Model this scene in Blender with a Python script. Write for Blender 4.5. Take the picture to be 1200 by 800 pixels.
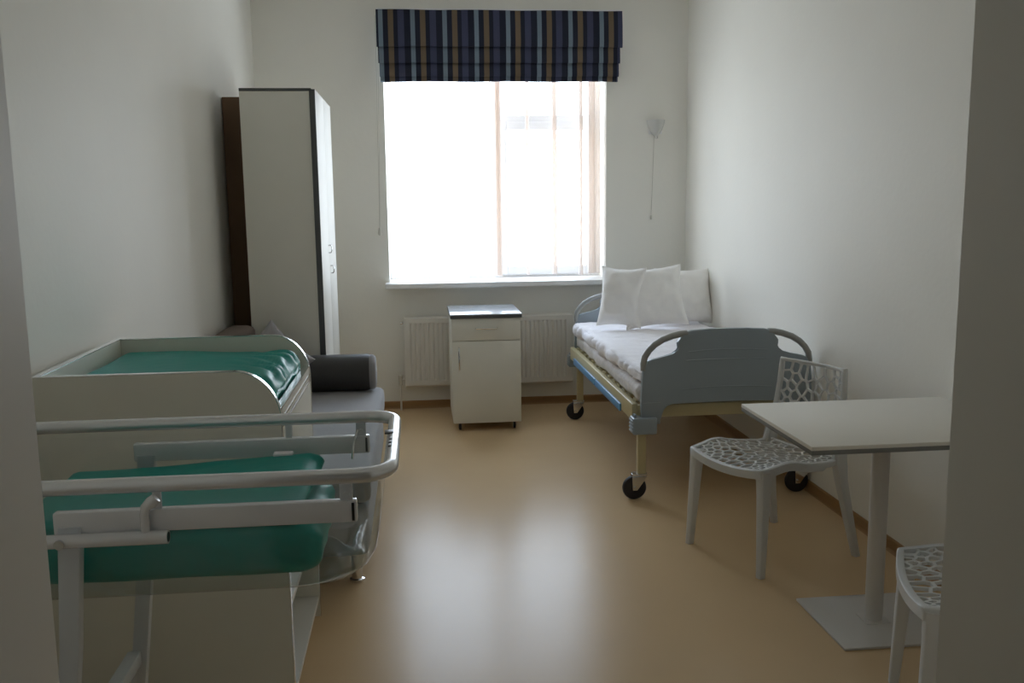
import bpy, bmesh, math, random
from mathutils import Vector, Matrix, noise
PI = math.pi
S = bpy.context.scene
for o in list(bpy.data.objects): bpy.data.objects.remove(o)
C = S.collection

# ---------------------------------------------------------------- camera
cam_d = bpy.data.cameras.new('camera'); cam = bpy.data.objects.new('camera', cam_d); C.objects.link(cam)
cam_d.sensor_width = 36; cam_d.lens = 1089.691/1200*36; cam_d.clip_start = .02
r_ = Vector((.99458693, -.10312174, -.01275691)); u_ = Vector((.0278491, .14627032, .98885258)); f_ = Vector((.10010624, .98385512, -.14835039))
M = Matrix(((r_.x, u_.x, -f_.x, 0), (r_.y, u_.y, -f_.y, 0), (r_.z, u_.z, -f_.z, 1.5195), (0, 0, 0, 1)))
cam.matrix_world = M
S.camera = cam
# ---------------------------------------------------------------- light
w = bpy.data.worlds.new('sky'); S.world = w; w.use_nodes = True
nt = w.node_tree; bg = nt.nodes['Background']
tc = nt.nodes.new('ShaderNodeTexCoord'); sp = nt.nodes.new('ShaderNodeSeparateXYZ'); cr = nt.nodes.new('ShaderNodeValToRGB')
nt.links.new(tc.outputs['Generated'], sp.inputs[0]); nt.links.new(sp.outputs['Z'], cr.inputs[0])
cr.color_ramp.elements[0].position = 0.0; cr.color_ramp.elements[0].color = (.80, .84, .90, 1)
cr.color_ramp.elements[1].position = .7; cr.color_ramp.elements[1].color = (.62, .76, 1.0, 1)
nt.links.new(cr.outputs[0], bg.inputs[0]); bg.inputs[1].default_value = 11.6
pl = bpy.data.lights.new('window_portal', 'AREA'); pl.shape = 'RECTANGLE'; pl.size = 1.7; pl.size_y = 1.75
pl.cycles.is_portal = True
po = bpy.data.objects.new('window_portal', pl); C.objects.link(po); po.location = (.61, 7.30, 1.75); po.rotation_euler = (-PI/2, 0, 0)
S.view_settings.view_transform = 'Standard'; S.view_settings.look = 'None'; S.view_settings.gamma = 1
S.view_settings.use_curve_mapping = False; S.view_settings.exposure = 0.0
S.cycles.diffuse_bounces = 10; S.cycles.max_bounces = 16; S.cycles.transparent_max_bounces = 32

# ---------------------------------------------------------------- materials
def mat(name, col, rough=.5, metal=0, spec=.5, bump=0, bscale=60, var=0, vscale=3, coat=0, sheen=0, bdist=.002, stretch=None):
    m = bpy.data.materials.new(name); m.use_nodes = True; t = m.node_tree; b = t.nodes['Principled BSDF']
    b.inputs['Base Color'].default_value = (*col, 1); b.inputs['Roughness'].default_value = rough
    b.inputs['Metallic'].default_value = metal; b.inputs['Specular IOR Level'].default_value = spec
    b.inputs['Coat Weight'].default_value = coat; b.inputs['Sheen Weight'].default_value = sheen
    co = t.nodes.new('ShaderNodeTexCoord'); mp = t.nodes.new('ShaderNodeMapping')
    t.links.new(co.outputs['Object'], mp.inputs[0])
    if stretch: mp.inputs['Scale'].default_value = stretch
    n = t.nodes.new('ShaderNodeTexNoise'); n.inputs['Scale'].default_value = vscale; n.inputs['Detail'].default_value = 5
    t.links.new(mp.outputs[0], n.inputs['Vector'])
    mx = t.nodes.new('ShaderNodeMix'); mx.data_type = 'RGBA'; k = max(var, .02)
    mx.inputs[6].default_value = (*[c*(1-k) for c in col], 1); mx.inputs[7].default_value = (*[min(1, c*(1+k)) for c in col], 1)
    t.links.new(n.outputs['Fac'], mx.inputs[0]); t.links.new(mx.outputs[2], b.inputs['Base Color'])
    if bump:
        n2 = t.nodes.new('ShaderNodeTexNoise'); n2.inputs['Scale'].default_value = bscale; n2.inputs['Detail'].default_value = 3
        t.links.new(mp.outputs[0], n2.inputs['Vector'])
        bp = t.nodes.new('ShaderNodeBump'); bp.inputs['Strength'].default_value = bump; bp.inputs['Distance'].default_value = bdist
        t.links.new(n2.outputs['Fac'], bp.inputs['Height']); t.links.new(bp.outputs[0], b.inputs['Normal'])
    return m
m_wall = mat('wall_paint', (.865, .848, .787), .52, bump=.25, bscale=35, var=.02, bdist=.003, spec=.12)
m_ceil = mat('ceiling_paint', (.90, .89, .87), .8)
m_jamb = mat('corridor_paint', (.80, .78, .73), .5, bump=.15, bscale=40)
m_floor = mat('vinyl_floor', (.62, .45, .265), .24, spec=.14, bump=.05, bscale=260, var=.06, vscale=2.2, bdist=.001)
m_base = mat('vinyl_skirting', (.34, .19, .075), .4, var=.08, vscale=5)
m_pvc = mat('white_pvc', (.84, .84, .85), .3)
m_sill = mat('white_sill', (.82, .81, .79), .3)
m_lam = mat('cream_laminate', (.76, .75, .675), .42, var=.03, vscale=8, spec=.4)
m_lam_w = mat('white_laminate', (.74, .73, .68), .5, var=.02, spec=.3)
m_edge = mat('dark_edge_banding', (.085, .09, .09), .4)
m_alu = mat('polished_edge_strip', (.85, .85, .85), .16, metal=.9)
m_top = mat('grey_glossy_top', (.50, .53, .56), .16, spec=.6)
m_metal_w = mat('pale_grey_enamel', (.80, .80, .82), .22, spec=.6, coat=.4)
m_rail = mat('satin_metal_rail', (.78, .79, .81), .24, metal=.55, spec=.6)
m_metal_b = mat('grey_blue_enamel', (.66, .69, .73), .3, spec=.5)
m_chrome = mat('chrome', (.75, .75, .75), .15, metal=1)
m_black = mat('black_plastic', (.012, .012, .014), .5)
m_rubber = mat('black_rubber', (.02, .018, .022), .55)
m_ivory = mat('ivory_enamel', (.56, .49, .29), .35, spec=.5)
m_bluep = mat('blue_plastic', (.13, .33, .58), .3, spec=.5)
m_board = mat('blue_grey_plastic', (.31, .365, .41), .34, spec=.5)
m_bedh = mat('grey_handle', (.34, .345, .33), .32, spec=.5)
m_sheet = mat('white_bed_linen', (.86, .84, .87), .9, bump=.5, bscale=22, bdist=.012, sheen=.2)
m_matt = mat('printed_mattress_cover', (.66, .62, .60), .9, bump=.5, bscale=30, bdist=.01, var=.22, vscale=35)
m_pil = mat('white_pillow_cotton', (.90, .88, .85), .9, bump=.35, bscale=14, bdist=.012, sheen=.2)
m_green = mat('green_vinyl_cover', (.0, .28, .235), .42, spec=.18, bump=.35, bscale=9, bdist=.012, var=.06)
m_sofa = mat('grey_upholstery', (.27, .265, .27), .85, bump=.3, bscale=300, sheen=.3)
m_gap_shade = mat('brown_gap_shade', (.17, .10, .055), .8, var=.1, vscale=12)  # shade colour for the filler between wardrobe and left wall
m_throw = mat('light_grey_fabric', (.36, .35, .36), .9, bump=.3, bscale=200)
m_bolster = mat('dark_grey_leatherette', (.045, .042, .04), .45, bump=.2, bscale=200)
m_brown = mat('brown_upholstery', (.16, .12, .10), .8, bump=.3, bscale=200)
m_pc = mat('white_polypropylene', (.63, .64, .64), .42, spec=.45)
m_tab = mat('pale_table_laminate', (.80, .77, .70), .38, var=.02)
m_tmetal = mat('white_table_enamel', (.62, .60, .57), .4)
m_rad = mat('cream_radiator_enamel', (.72, .69, .63), .35)
m_lampg = mat('opal_lamp_shade', (.85, .85, .83), .25, spec=.6)
m_cord = mat('cord_white', (.60, .58, .52), .6)

def glass_like(name, tint, ior=1.45, alpha=0.0, rough=.02, body=(.8, .85, .85)):
    m = bpy.data.materials.new(name); m.use_nodes = True; t = m.node_tree; t.nodes.clear()
    out = t.nodes.new('ShaderNodeOutputMaterial'); tr = t.nodes.new('ShaderNodeBsdfTransparent'); gl = t.nodes.new('ShaderNodeBsdfGlossy')
    mx = t.nodes.new('ShaderNodeMixShader')
    lw = t.nodes.new('ShaderNodeLayerWeight'); lw.inputs['Blend'].default_value = .5      # thin sheet: same Fresnel from both sides
    p5 = t.nodes.new('ShaderNodeMath'); p5.operation = 'POWER'; p5.inputs[1].default_value = 4.5; t.links.new(lw.outputs['Facing'], p5.inputs[0])
    fr = t.nodes.new('ShaderNodeMath'); fr.operation = 'MULTIPLY_ADD'; fr.inputs[1].default_value = .80; fr.inputs[2].default_value = .06; t.links.new(p5.outputs[0], fr.inputs[0])
    tr.inputs[0].default_value = (*tint, 1); gl.inputs['Roughness'].default_value = rough
    co = t.nodes.new('ShaderNodeTexCoord'); n = t.nodes.new('ShaderNodeTexNoise'); n.inputs['Scale'].default_value = 7
    bp = t.nodes.new('ShaderNodeBump'); bp.inputs['Strength'].default_value = .15; bp.inputs['Distance'].default_value = .01
    t.links.new(co.outputs['Object'], n.inputs['Vector']); t.links.new(n.outputs['Fac'], bp.inputs['Height'])
    t.links.new(bp.outputs[0], gl.inputs['Normal']); t.links.new(bp.outputs[0], lw.inputs['Normal'])
    base = tr.outputs[0]
    if alpha:
        d = t.nodes.new('ShaderNodeBsdfDiffuse'); d.inputs[0].default_value = (*body, 1)
        n3 = t.nodes.new('ShaderNodeTexNoise'); n3.inputs['Scale'].default_value = 16; n3.inputs['Detail'].default_value = 4; t.links.new(co.outputs['Object'], n3.inputs['Vector'])
        ml = t.nodes.new('ShaderNodeMath'); ml.operation = 'MULTIPLY'; ml.inputs[1].default_value = alpha*2; t.links.new(n3.outputs['Fac'], ml.inputs[0])
        m2 = t.nodes.new('ShaderNodeMixShader'); t.links.new(ml.outputs[0], m2.inputs[0]); t.links.new(tr.outputs[0], m2.inputs[1]); t.links.new(d.outputs[0], m2.inputs[2])
        base = m2.outputs[0]
    t.links.new(fr.outputs[0], mx.inputs[0]); t.links.new(base, mx.inputs[1]); t.links.new(gl.outputs[0], mx.inputs[2])
    t.links.new(mx.outputs[0], out.inputs[0]); return m
m_glass = glass_like('window_glass', (.94, .96, .96))
m_acryl = glass_like('clear_acrylic', (.92, .94, .94), 1.5, .075, .06, (.75, .76, .76))

def sheer_mat(name, col, a):
    m = bpy.data.materials.new(name); m.use_nodes = True; t = m.node_tree; t.nodes.clear()
    L = t.links.new; N = t.nodes.new
    out = N('ShaderNodeOutputMaterial'); tr = N('ShaderNodeBsdfTransparent')
    tl = N('ShaderNodeBsdfTranslucent'); df = N('ShaderNodeBsdfDiffuse'); tl.inputs[0].default_value = (*col, 1); df.inputs[0].default_value = (*col, 1)
    ad = N('ShaderNodeMixShader'); ad.inputs[0].default_value = .55; L(tl.outputs[0], ad.inputs[1]); L(df.outputs[0], ad.inputs[2])
    g = N('ShaderNodeNewGeometry'); dp = N('ShaderNodeVectorMath'); dp.operation = 'DOT_PRODUCT'; L(g.outputs['Normal'], dp.inputs[0]); L(g.outputs['Incoming'], dp.inputs[1])
    ab = N('ShaderNodeMath'); ab.operation = 'ABSOLUTE'; L(dp.outputs['Value'], ab.inputs[0])
    mxm = N('ShaderNodeMath'); mxm.operation = 'MAXIMUM'; mxm.inputs[1].default_value = .12; L(ab.outputs[0], mxm.inputs[0])
    dv = N('ShaderNodeMath'); dv.operation = 'DIVIDE'; dv.inputs[0].default_value = 1; L(mxm.outputs[0], dv.inputs[1])
    pw = N('ShaderNodeMath'); pw.operation = 'POWER'; pw.inputs[0].default_value = 1-a; L(dv.outputs[0], pw.inputs[1])   # open area of a weave seen at a slant
    mx = N('ShaderNodeMixShader'); L(pw.outputs[0], mx.inputs[0]); L(ad.outputs[0], mx.inputs[1]); L(tr.outputs[0], mx.inputs[2])
    L(mx.outputs[0], out.inputs[0]); return m
m_sheer = sheer_mat('cream_voile', (.93, .86, .80), .20)
m_sheer_fine = sheer_mat('fine_voile', (.93, .88, .85), .055)
m_sheer_dense = sheer_mat('gathered_voile', (.93, .875, .83), .36)

def stripe_mat():
    m = bpy.data.materials.new('striped_blind_fabric'); m.use_nodes = True; t = m.node_tree; b = t.nodes['Principled BSDF']; L = t.links.new; N = t.nodes.new
    b.inputs['Roughness'].default_value = .85
    co = N('ShaderNodeTexCoord'); s = N('ShaderNodeSeparateXYZ'); L(co.outputs['Object'], s.inputs[0])
    a = N('ShaderNodeMath'); a.operation = 'DIVIDE'; a.inputs[1].default_value = .2225; L(s.outputs['X'], a.inputs[0])
    f = N('ShaderNodeMath'); f.operation = 'FRACT'; L(a.outputs[0], f.inputs[0])
    r = N('ShaderNodeValToRGB'); r.color_ramp.interpolation = 'CONSTANT'; L(f.outputs[0], r.inputs[0])
    navy = (.007, .010, .026); stops = [(0, navy), (.08, (.16, .21, .26)), (.22, navy), (.38, (.15, .108, .066)), (.55, navy), (.68, (.045, .05, .10)), (.88, navy)]
    e = r.color_ramp.elements; e[0].color = (*stops[0][1], 1); e[1].position = stops[1][0]; e[1].color = (*stops[1][1], 1)
    for p, c in stops[2:]:
        q = e.new(p); q.color = (*c, 1)
    n = N('ShaderNodeTexNoise'); n.inputs['Scale'].default_value = 400; L(co.outputs['Object'], n.inputs['Vector'])
    bp = N('ShaderNodeBump'); bp.inputs['Strength'].default_value = .3; bp.inputs['Distance'].default_value = .001; L(n.outputs['Fac'], bp.inputs['Height']); L(bp.outputs[0], b.inputs['Normal'])
    L(r.outputs[0], b.inputs['Base Color']); return m
m_stripe = stripe_mat()

# ---------------------------------------------------------------- helpers
WM = {}
def thing(name, label, cat, loc=(0, 0, 0), rotz=0, group=None):
    o = bpy.data.objects.new(name, None); C.objects.link(o); o.location = loc; o.rotation_euler = (0, 0, rotz); o.empty_display_size = .1
    WM[o.name] = Matrix.Translation(loc) @ Matrix.Rotation(rotz, 4, 'Z')
    o['label'] = label; o['category'] = cat
    if group: o['group'] = group
    return o
def obj(name, bm, m, parent=None, world=True, smooth=35, label=None):
    me = bpy.data.meshes.new(name)
    T = WM.get(parent.name) if parent else None
    if T is not None and world: bm.transform(T.inverted())
    bmesh.ops.recalc_face_normals(bm, faces=bm.faces)
    if smooth:
        for f in bm.faces: f.smooth = True
        for e in bm.edges:
            if len(e.link_faces) == 2 and e.calc_face_angle(0) > math.radians(smooth): e.smooth = False
    bm.to_mesh(me); bm.free(); me.materials.append(m)
    o = bpy.data.objects.new(name, me); C.objects.link(o)
    if parent: o.parent = parent; WM[o.name] = T if T is not None else Matrix()
    if label: o['label'] = label
    return o
def struct(name, bm, m, parent=None, smooth=0):
    o = obj(name, bm, m, parent, smooth=smooth)
    if not parent: o['kind'] = 'structure'
    return o
def tag(o, label, cat, group=None):
    o['label'] = label; o['category'] = cat
    if group: o['group'] = group
    return o
def B(): return bmesh.new()
def box(bm, x0, x1, y0, y1, z0, z1, bev=0, seg=2):
    t = B(); bmesh.ops.create_cube(t, size=1)
    for v in t.verts: v.co = ((x0+x1)/2+v.co.x*(x1-x0), (y0+y1)/2+v.co.y*(y1-y0), (z0+z1)/2+v.co.z*(z1-z0))
    if bev: bmesh.ops.bevel(t, geom=t.edges[:], offset=bev, segments=seg, affect='EDGES', profile=.5)
    join(bm, t); return bm
def join(bm, t):
    me = bpy.data.meshes.new('tmp'); t.to_mesh(me); t.free(); bm.from_mesh(me); bpy.data.meshes.remove(me)
def frame_at(d):
    d = d.normalized(); a = Vector((0, 0, 1)) if abs(d.z) < .9 else Vector((1, 0, 0))
    x = a.cross(d).normalized(); return x, d.cross(x)
def tube(bm, pts, r, n=12, closed=False, cap=True, rz=None):
    pts = [Vector(p) for p in pts]; k = len(pts); rings = []; X = None
    for i, p in enumerate(pts):
        a = pts[(i-1) % k] if (closed or i > 0) else p; b = pts[(i+1) % k] if (closed or i < k-1) else p
        d = (b-a).normalized()
        if X is None: X, Y = frame_at(d)
        else:
            X = (X-d*X.dot(d)).normalized(); Y = d.cross(X)
        rr = r[i] if isinstance(r, (list, tuple)) else r
        rings.append([bm.verts.new(p+(X*math.cos(2*PI*j/n)+Y*math.sin(2*PI*j/n))*rr) for j in range(n)])
    for i in range(k if closed else k-1):
        A, Bq = rings[i], rings[(i+1) % k]
        for j in range(n): bm.faces.new((A[j], A[(j+1) % n], Bq[(j+1) % n], Bq[j]))
    if cap and not closed: bm.faces.new(rings[0][::-1]); bm.faces.new(rings[-1])
    return bm
def lathe(bm, prof, c, axis='Z', n=24):
    c = Vector(c); rings = []
    for r, h in prof:
        ring = []
        for j in range(n):
            a = 2*PI*j/n; p = (r*math.cos(a), r*math.sin(a), h)
            if axis == 'X': p = (p[2], p[0], p[1])
            if axis == 'Y': p = (p[0], p[2], p[1])
            ring.append(bm.verts.new(c+Vector(p)))
        rings.append(ring)
    for A, Bq in zip(rings, rings[1:]):
        for j in range(n): bm.faces.new((A[j], A[(j+1) % n], Bq[(j+1) % n], Bq[j]))
    bm.faces.new(rings[0][::-1]); bm.faces.new(rings[-1]); return bm
def prism(bm, poly, plane, a0, a1, bev=0):
    """poly in the plane 'XZ' (extruded along Y), 'YZ' (along X) or 'XY' (along Z)"""
    def P(p, h): return {'XZ': (p[0], h, p[1]), 'YZ': (h, p[0], p[1]), 'XY': (p[0], p[1], h)}[plane]
    t = B(); A = [t.verts.new(P(p, a0)) for p in poly]; D = [t.verts.new(P(p, a1)) for p in poly]; n = len(poly)
    f1 = t.faces.new(A); f2 = t.faces.new(D[::-1])
    for i in range(n): t.faces.new((A[i], D[i], D[(i+1) % n], A[(i+1) % n]))
    if bev: bmesh.ops.bevel(t, geom=list(set(f1.edges[:]+f2.edges[:])), offset=bev, segments=2, affect='EDGES', profile=.5)
    join(bm, t); return bm
def loft(bm, secs, cap=True):
    rings = [[bm.verts.new(p) for p in s] for s in secs]; n = len(rings[0])
    for A, D in zip(rings, rings[1:]):
        for j in range(n): bm.faces.new((A[j], A[(j+1) % n], D[(j+1) % n], D[j]))
    if cap: bm.faces.new(rings[0][::-1]); bm.faces.new(rings[-1])
    return bm
def rsec(c, X, Y, wx, wy, r=.3, n=3):
    """rounded rectangle section"""
    c = Vector(c); X = Vector(X); Y = Vector(Y); out = []; rr = min(wx, wy)/2*r
    for sx, sy, a0 in ((1, 1, 0), (-1, 1, PI/2), (-1, -1, PI), (1, -1, 1.5*PI)):
        for k in range(n):
            a = a0+PI/2*k/(n-1); out.append(c+X*(sx*(wx/2-rr)+rr*math.cos(a))+Y*(sy*(wy/2-rr)+rr*math.sin(a)))
    return out
def soft(x0, x1, y0, y1, z0, z1, r, n=24, disp=None, nz=6):
    """rounded box with a dense skin, displaced by disp(point, normal)"""
    bm = B(); c = Vector(((x0+x1)/2, (y0+y1)/2, (z0+z1)/2)); h = Vector(((x1-x0)/2, (y1-y0)/2, (z1-z0)/2)); cache = {}
    L = [max(3, int(n*h[i]/max(h))) for i in range(3)]; L[2] = max(L[2], nz)
    def vert(i, j, k):
        if (i, j, k) in cache: return cache[(i, j, k)]
        g = []
        for q, N_, H in ((i, L[0], h.x), (j, L[1], h.y), (k, L[2], h.z)):
            t = q/N_*2-1; g.append(H*math.copysign(1-(1-abs(t))**1.25, t))
        p = Vector(g); inner = Vector([max(-(h[m]-r), min(h[m]-r, p[m])) for m in range(3)]); d = p-inner
        nrm = d.normalized() if d.length > 1e-6 else Vector((0, 0, 1)); p = inner+nrm*r if d.length > 1e-6 else p
        p = p+c
        if disp: p = p+nrm*disp(p, nrm)
        v = bm.verts.new(p); cache[(i, j, k)] = v; return v
    def face(ax, s):
        a, b = [q for q in range(3) if q != ax]
        for i in range(L[a]):
            for j in range(L[b]):
                vs = []
                for di, dj in ((0, 0), (1, 0), (1, 1), (0, 1)):
                    ijk = [0, 0, 0]; ijk[a] = i+di; ijk[b] = j+dj; ijk[ax] = L[ax] if s else 0; vs.append(vert(*ijk))
                bm.faces.new(vs)
    for ax in range(3): face(ax, 0); face(ax, 1)
    return bm
def nz(p, s, amp, off=0): return amp*noise.noise(Vector((p[0]*s+off, p[1]*s, p[2]*s)))
def ridge(p, s, amp, off=0): return amp*(1-abs(noise.noise(Vector((p[0]*s+off, p[1]*s, p[2]*s))))*2.5)

# ================================================================ SETTING
XL, XR, YF, YB, ZC = -1.097, 2.023, 1.0, 6.878, 3.02
WX0, WX1, WZ0, WZ1 = -.197, 1.4157, .945, 2.74
struct('floor', box(B(), XL-.2, XR+.2, -2.2, YB+.3, -.1, 0), m_floor)
struct('ceiling', box(B(), XL-.2, XR+.2, YF-.05, YB+.3, ZC, ZC+.12), m_ceil)
struct('wall_left', box(B(), XL-.2, XL, YF-.05, YB+.3, 0, ZC), m_wall)
struct('wall_right', box(B(), XR, XR+.2, YF-.05, YB+.3, 0, ZC), m_wall)
bm = B()
for a in ((XL, WX0, 0, ZC), (WX1, XR, 0, ZC), (WX0, WX1, 0, WZ0-.035), (WX0, WX1, WZ1, ZC)):
    box(bm, a[0], a[1], YB, YB+.36, a[2], a[3])
struct('wall_back', bm, m_wall)
# wall with the doorway the photo looks through
JX0, JX1, JY = -.402, .615, .70
bm = B()
for a in ((XL-.2, JX0, 0, ZC), (JX1, XR+.2, 0, ZC), (JX0, JX1, 2.12, ZC)): box(bm, a[0], a[1], JY, YF, a[2], a[3])
struct('wall_front', bm, m_jamb)
# corridor behind the camera
bm = B(); box(bm, XL-.3, XL-.2, -2.2, JY, 0, 2.7); box(bm, XR+.2, XR+.3, -2.2, JY, 0, 2.7); box(bm, XL-.3, XR+.3, -2.3, -2.2, 0, 2.7)
struct('wall_corridor', bm, m_jamb)
struct('ceiling_corridor', box(B(), XL-.3, XR+.3, -2.3, JY, 2.7, 2.8), m_ceil)
def skirt(name, poly_pts, a0, a1, along):
    bm = B(); t = .012; h = .056
    prof = [(0, 0), (.022, 0), (.016, .004), (t, .012), (t, h-.006), (t-.006, h), (0, h)]
    if along == 'Y':
        s = poly_pts[1]; prism(bm, [(poly_pts[0]+s*p[0], p[1]) for p in prof], 'XZ', a0, a1)
    else:
        s = poly_pts[1]; prism(bm, [(poly_pts[0]+s*p[0], p[1]) for p in prof], 'YZ', a0, a1)
    struct(name, bm, m_base)
skirt('baseboard_right', (XR, -1), YF, YB, 'Y')
skirt('baseboard_left', (XL, 1), YF, YB, 'Y')
skirt('baseboard_back', (YB, -1), XL+.02, XR-.02, 'X')

# window unit
win = bpy.data.objects.new('window_1', None); C.objects.link(win); win.location = (.61, 7.2, WZ0); win['kind'] = 'structure'
WM[win.name] = Matrix.Translation(win.location)
wy0, wy1 = 7.15, 7.21
bm = B(); fx0, fx1, fz0, fz1 = WX0-.01, WX1+.01, WZ0-.02, WZ1+.01
box(bm, fx0, fx0+.055, wy0, wy1, fz0, fz1, .005); box(bm, fx1-.075, fx1, wy0, wy1, fz0, fz1, .005)
box(bm, .60, .665, wy0, wy1, fz0, fz1, .005)
for a, b in ((fx0+.055, .60), (.665, fx1-.075)):
    box(bm, a, b, wy0, wy1, fz0, fz0+.05, .003); box(bm, a, b, wy0, wy1, fz1-.05, fz1, .003)
box(bm, .665, fx1-.075, wy0, wy1, 2.10, 2.165, .003)
obj('window_frame', bm, m_pvc, win)
bm = B(); sx0, sx1, sz0, sz1 = .655, fx1-.065, fz0+.04, 2.115
for a in ((sx0, sx0+.05, sz0, sz1), (sx1-.05, sx1, sz0, sz1), (sx0+.05, sx1-.05, sz0, sz0+.06), (sx0+.05, sx1-.05, sz1-.06, sz1)):
    box(bm, a[0], a[1], wy0-.02, wy1-.01, a[2], a[3], .005)
sash = obj('sash', bm, m_pvc, win)
bm = B(); box(bm, sx0+.012, sx0+.036, wy0-.03, wy0-.018, 1.42, 1.49, .003); box(bm, sx0+.016, sx0+.032, wy0-.06, wy0-.045, 1.33, 1.47, .005); box(bm, sx0+.018, sx0+.03, wy0-.055, wy0-.02, 1.445, 1.465)
obj('sash_handle', bm, m_pvc, sash)
for a in ((fx0+.05, .605, fz0+.045, fz1-.045), (.66, fx1-.05, 2.16, fz1-.045)):
    obj('pane', box(B(), a[0], a[1], wy0+.028, wy0+.032, a[2], a[3]), m_glass, win)
obj('pane', box(B(), sx0+.045, sx1-.045, wy0+.02, wy0+.024, sz0+.055, sz1-.055), m_glass, win)
bm = B(); box(bm, WX0-.03, WX1+.035, 6.72, 7.16, .908, .947, .008, 3)
struct('trim_1', bm, m_sill, None, 35)     # window sill board

# ================================================================ CURTAINS AND BLIND
def sheer(name, pts, z0, z1, label, seed, mats):
    rnd = random.Random(seed); bm = B(); rows = 14; prev = None
    for i in range(rows+1):
        t = i/rows; z = z0+(z1-z0)*t; k = 1-.35*t; row = []
        for (x, y, _) in pts:
            yy = 6.985+(y-6.985)*k; ed = .006*math.sin(x*23+seed) if i == 0 else 0
            row.append(bm.verts.new((x, yy, z+ed)))
        if prev:
            for a in range(len(row)-1): bm.faces.new((prev[a], prev[a+1], row[a+1], row[a])).material_index = 1 if (pts[a][2] and pts[a+1][2]) else 0
        prev = row
    o = obj(name, bm, mats[0], None, smooth=180); o.data.materials.append(mats[1]); tag(o, label, 'curtain', 'sheer voile curtains'); return o
def wavepath(x0, x1, y, dense, seed, n=520):
    """plan path of a hanging voile; 'dense' lists (x, half-width) where the cloth is bunched in tight folds"""
    rnd = random.Random(seed); pts = []; ph = 0; x = x0; st = (x1-x0)/n
    for i in range(n+1):
        x = x0+st*i; per = .17; amp = .016
        ph += st/per*2*PI*(1+.35*noise.noise(Vector((x*7, seed, 0)))); pts.append((x, y+amp*math.sin(ph), 0))
    out = []; dn = sorted(dense); k = 0
    for p in pts:
        if k < len(dn) and p[0] > dn[k][0]-dn[k][1]:
            c, hw, N = dn[k]; k += 1; yy = y-.014
            for q in range(N):           # the cloth gathered into N layers, folded back and forth
                for j in range(7):
                    t = j/6 if q % 2 == 0 else 1-j/6
                    out.append((c-hw+2*hw*t, yy+q*.0036+.002*math.sin(t*9+q), 1))
        if any(abs(p[0]-c) < hw for c, hw, N in dn): continue
        out.append(p)
    return out
sheer('sheer_curtain', wavepath(WX0+.015, .585, 6.99, [(-.170, .012, 3)], 3), .972, 2.70, 'cream sheer voile curtain over the left, bigger window pane', 3, (m_sheer, m_sheer))
sheer('sheer_curtain', wavepath(.548, WX1-.03, 6.975, [(.585, .020, 3), (.625, .020, 12), (1.325, .024, 9), (1.370, .018, 6), (.842, .012, 9), (1.045, .017, 10), (1.245, .013, 10)], 8), .972, 2.70, 'cream sheer voile curtain with bunched folds over the opening sash on the right', 8, (m_sheer_fine, m_sheer_dense))
rail = obj('curtain_rail', box(B(), WX0, WX1, 6.955, 7.01, 2.70, 2.72, .003), m_pvc); tag(rail, 'white rail of the sheer curtains, inside the window recess', 'rail')

bl = thing('roman_blind', 'folded roman blind striped navy, tan and light blue above the window', 'blind', (-.235, 6.80, 2.37))
bx0, bx1 = -.232, 1.508
def fold(name, x0, x1, prof, lab=None):
    bm = B(); n = 90; A = []
    for i in range(n+1):
        x = x0+(x1-x0)*i/n; wob = .003*math.sin(i*.9)+.002*math.sin(i*.37)
        A.append([bm.verts.new((x, y+wob*(k > 0), z+.002*math.sin(i*.21+k))) for k, (y, z) in enumerate(prof)])
    m_ = len(prof)
    for i in range(n):
        for k in range(m_): bm.faces.new((A[i][k], A[i+1][k], A[i+1][(k+1) % m_], A[i][(k+1) % m_]))
    bm.faces.new(A[0][::-1]); bm.faces.new(A[-1])
    return obj(name, bm, m_stripe, bl, smooth=50)
fold('blind_panel', bx0, bx1, [(6.79, 2.855), (6.772, 2.85), (6.758, 2.75), (6.752, 2.64), (6.756, 2.603), (6.768, 2.60), (6.79, 2.72)])
fold('blind_fold', bx0+.008, bx1-.014, [(6.80, 2.70), (6.785, 2.65), (6.772, 2.58), (6.768, 2.505), (6.774, 2.492), (6.786, 2.495), (6.80, 2.60)])
fold('blind_fold', bx0+.014, bx1-.02, [(6.815, 2.60), (6.800, 2.56), (6.79, 2.48), (6.786, 2.415), (6.792, 2.402), (6.804, 2.405), (6.82, 2.50)])
fold('blind_hem', bx0+.018, bx1-.024, [(6.825, 2.47), (6.812, 2.46), (6.806, 2.40), (6.806, 2.372), (6.814, 2.368), (6.824, 2.372)])
obj('head_rail', box(B(), bx0+.005, bx1-.005, 6.80, 6.875, 2.81, 2.865, .003), m_pvc, bl)
bm = B()
for i in range(4): pass
tube(bm, [(-.238, 6.83, 2.82), (-.243, 6.84, 2.3), (-.250, 6.85, 1.8), (-.256, 6.855, 1.345)], .0022, 6)
tube(bm, [(-.226, 6.83, 2.82), (-.232, 6.84, 2.3), (-.243, 6.85, 1.8), (-.254, 6.855, 1.345)], .0022, 6)
cordo = obj('pull_cord', bm, m_cord, bl)
obj('cord_toggle', lathe(B(), [(.003, .05), (.008, .045), (.012, .02), (.014, 0), (.004, -.01)], (-.256, 6.857, 1.30), n=12), m_cord, cordo)

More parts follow.
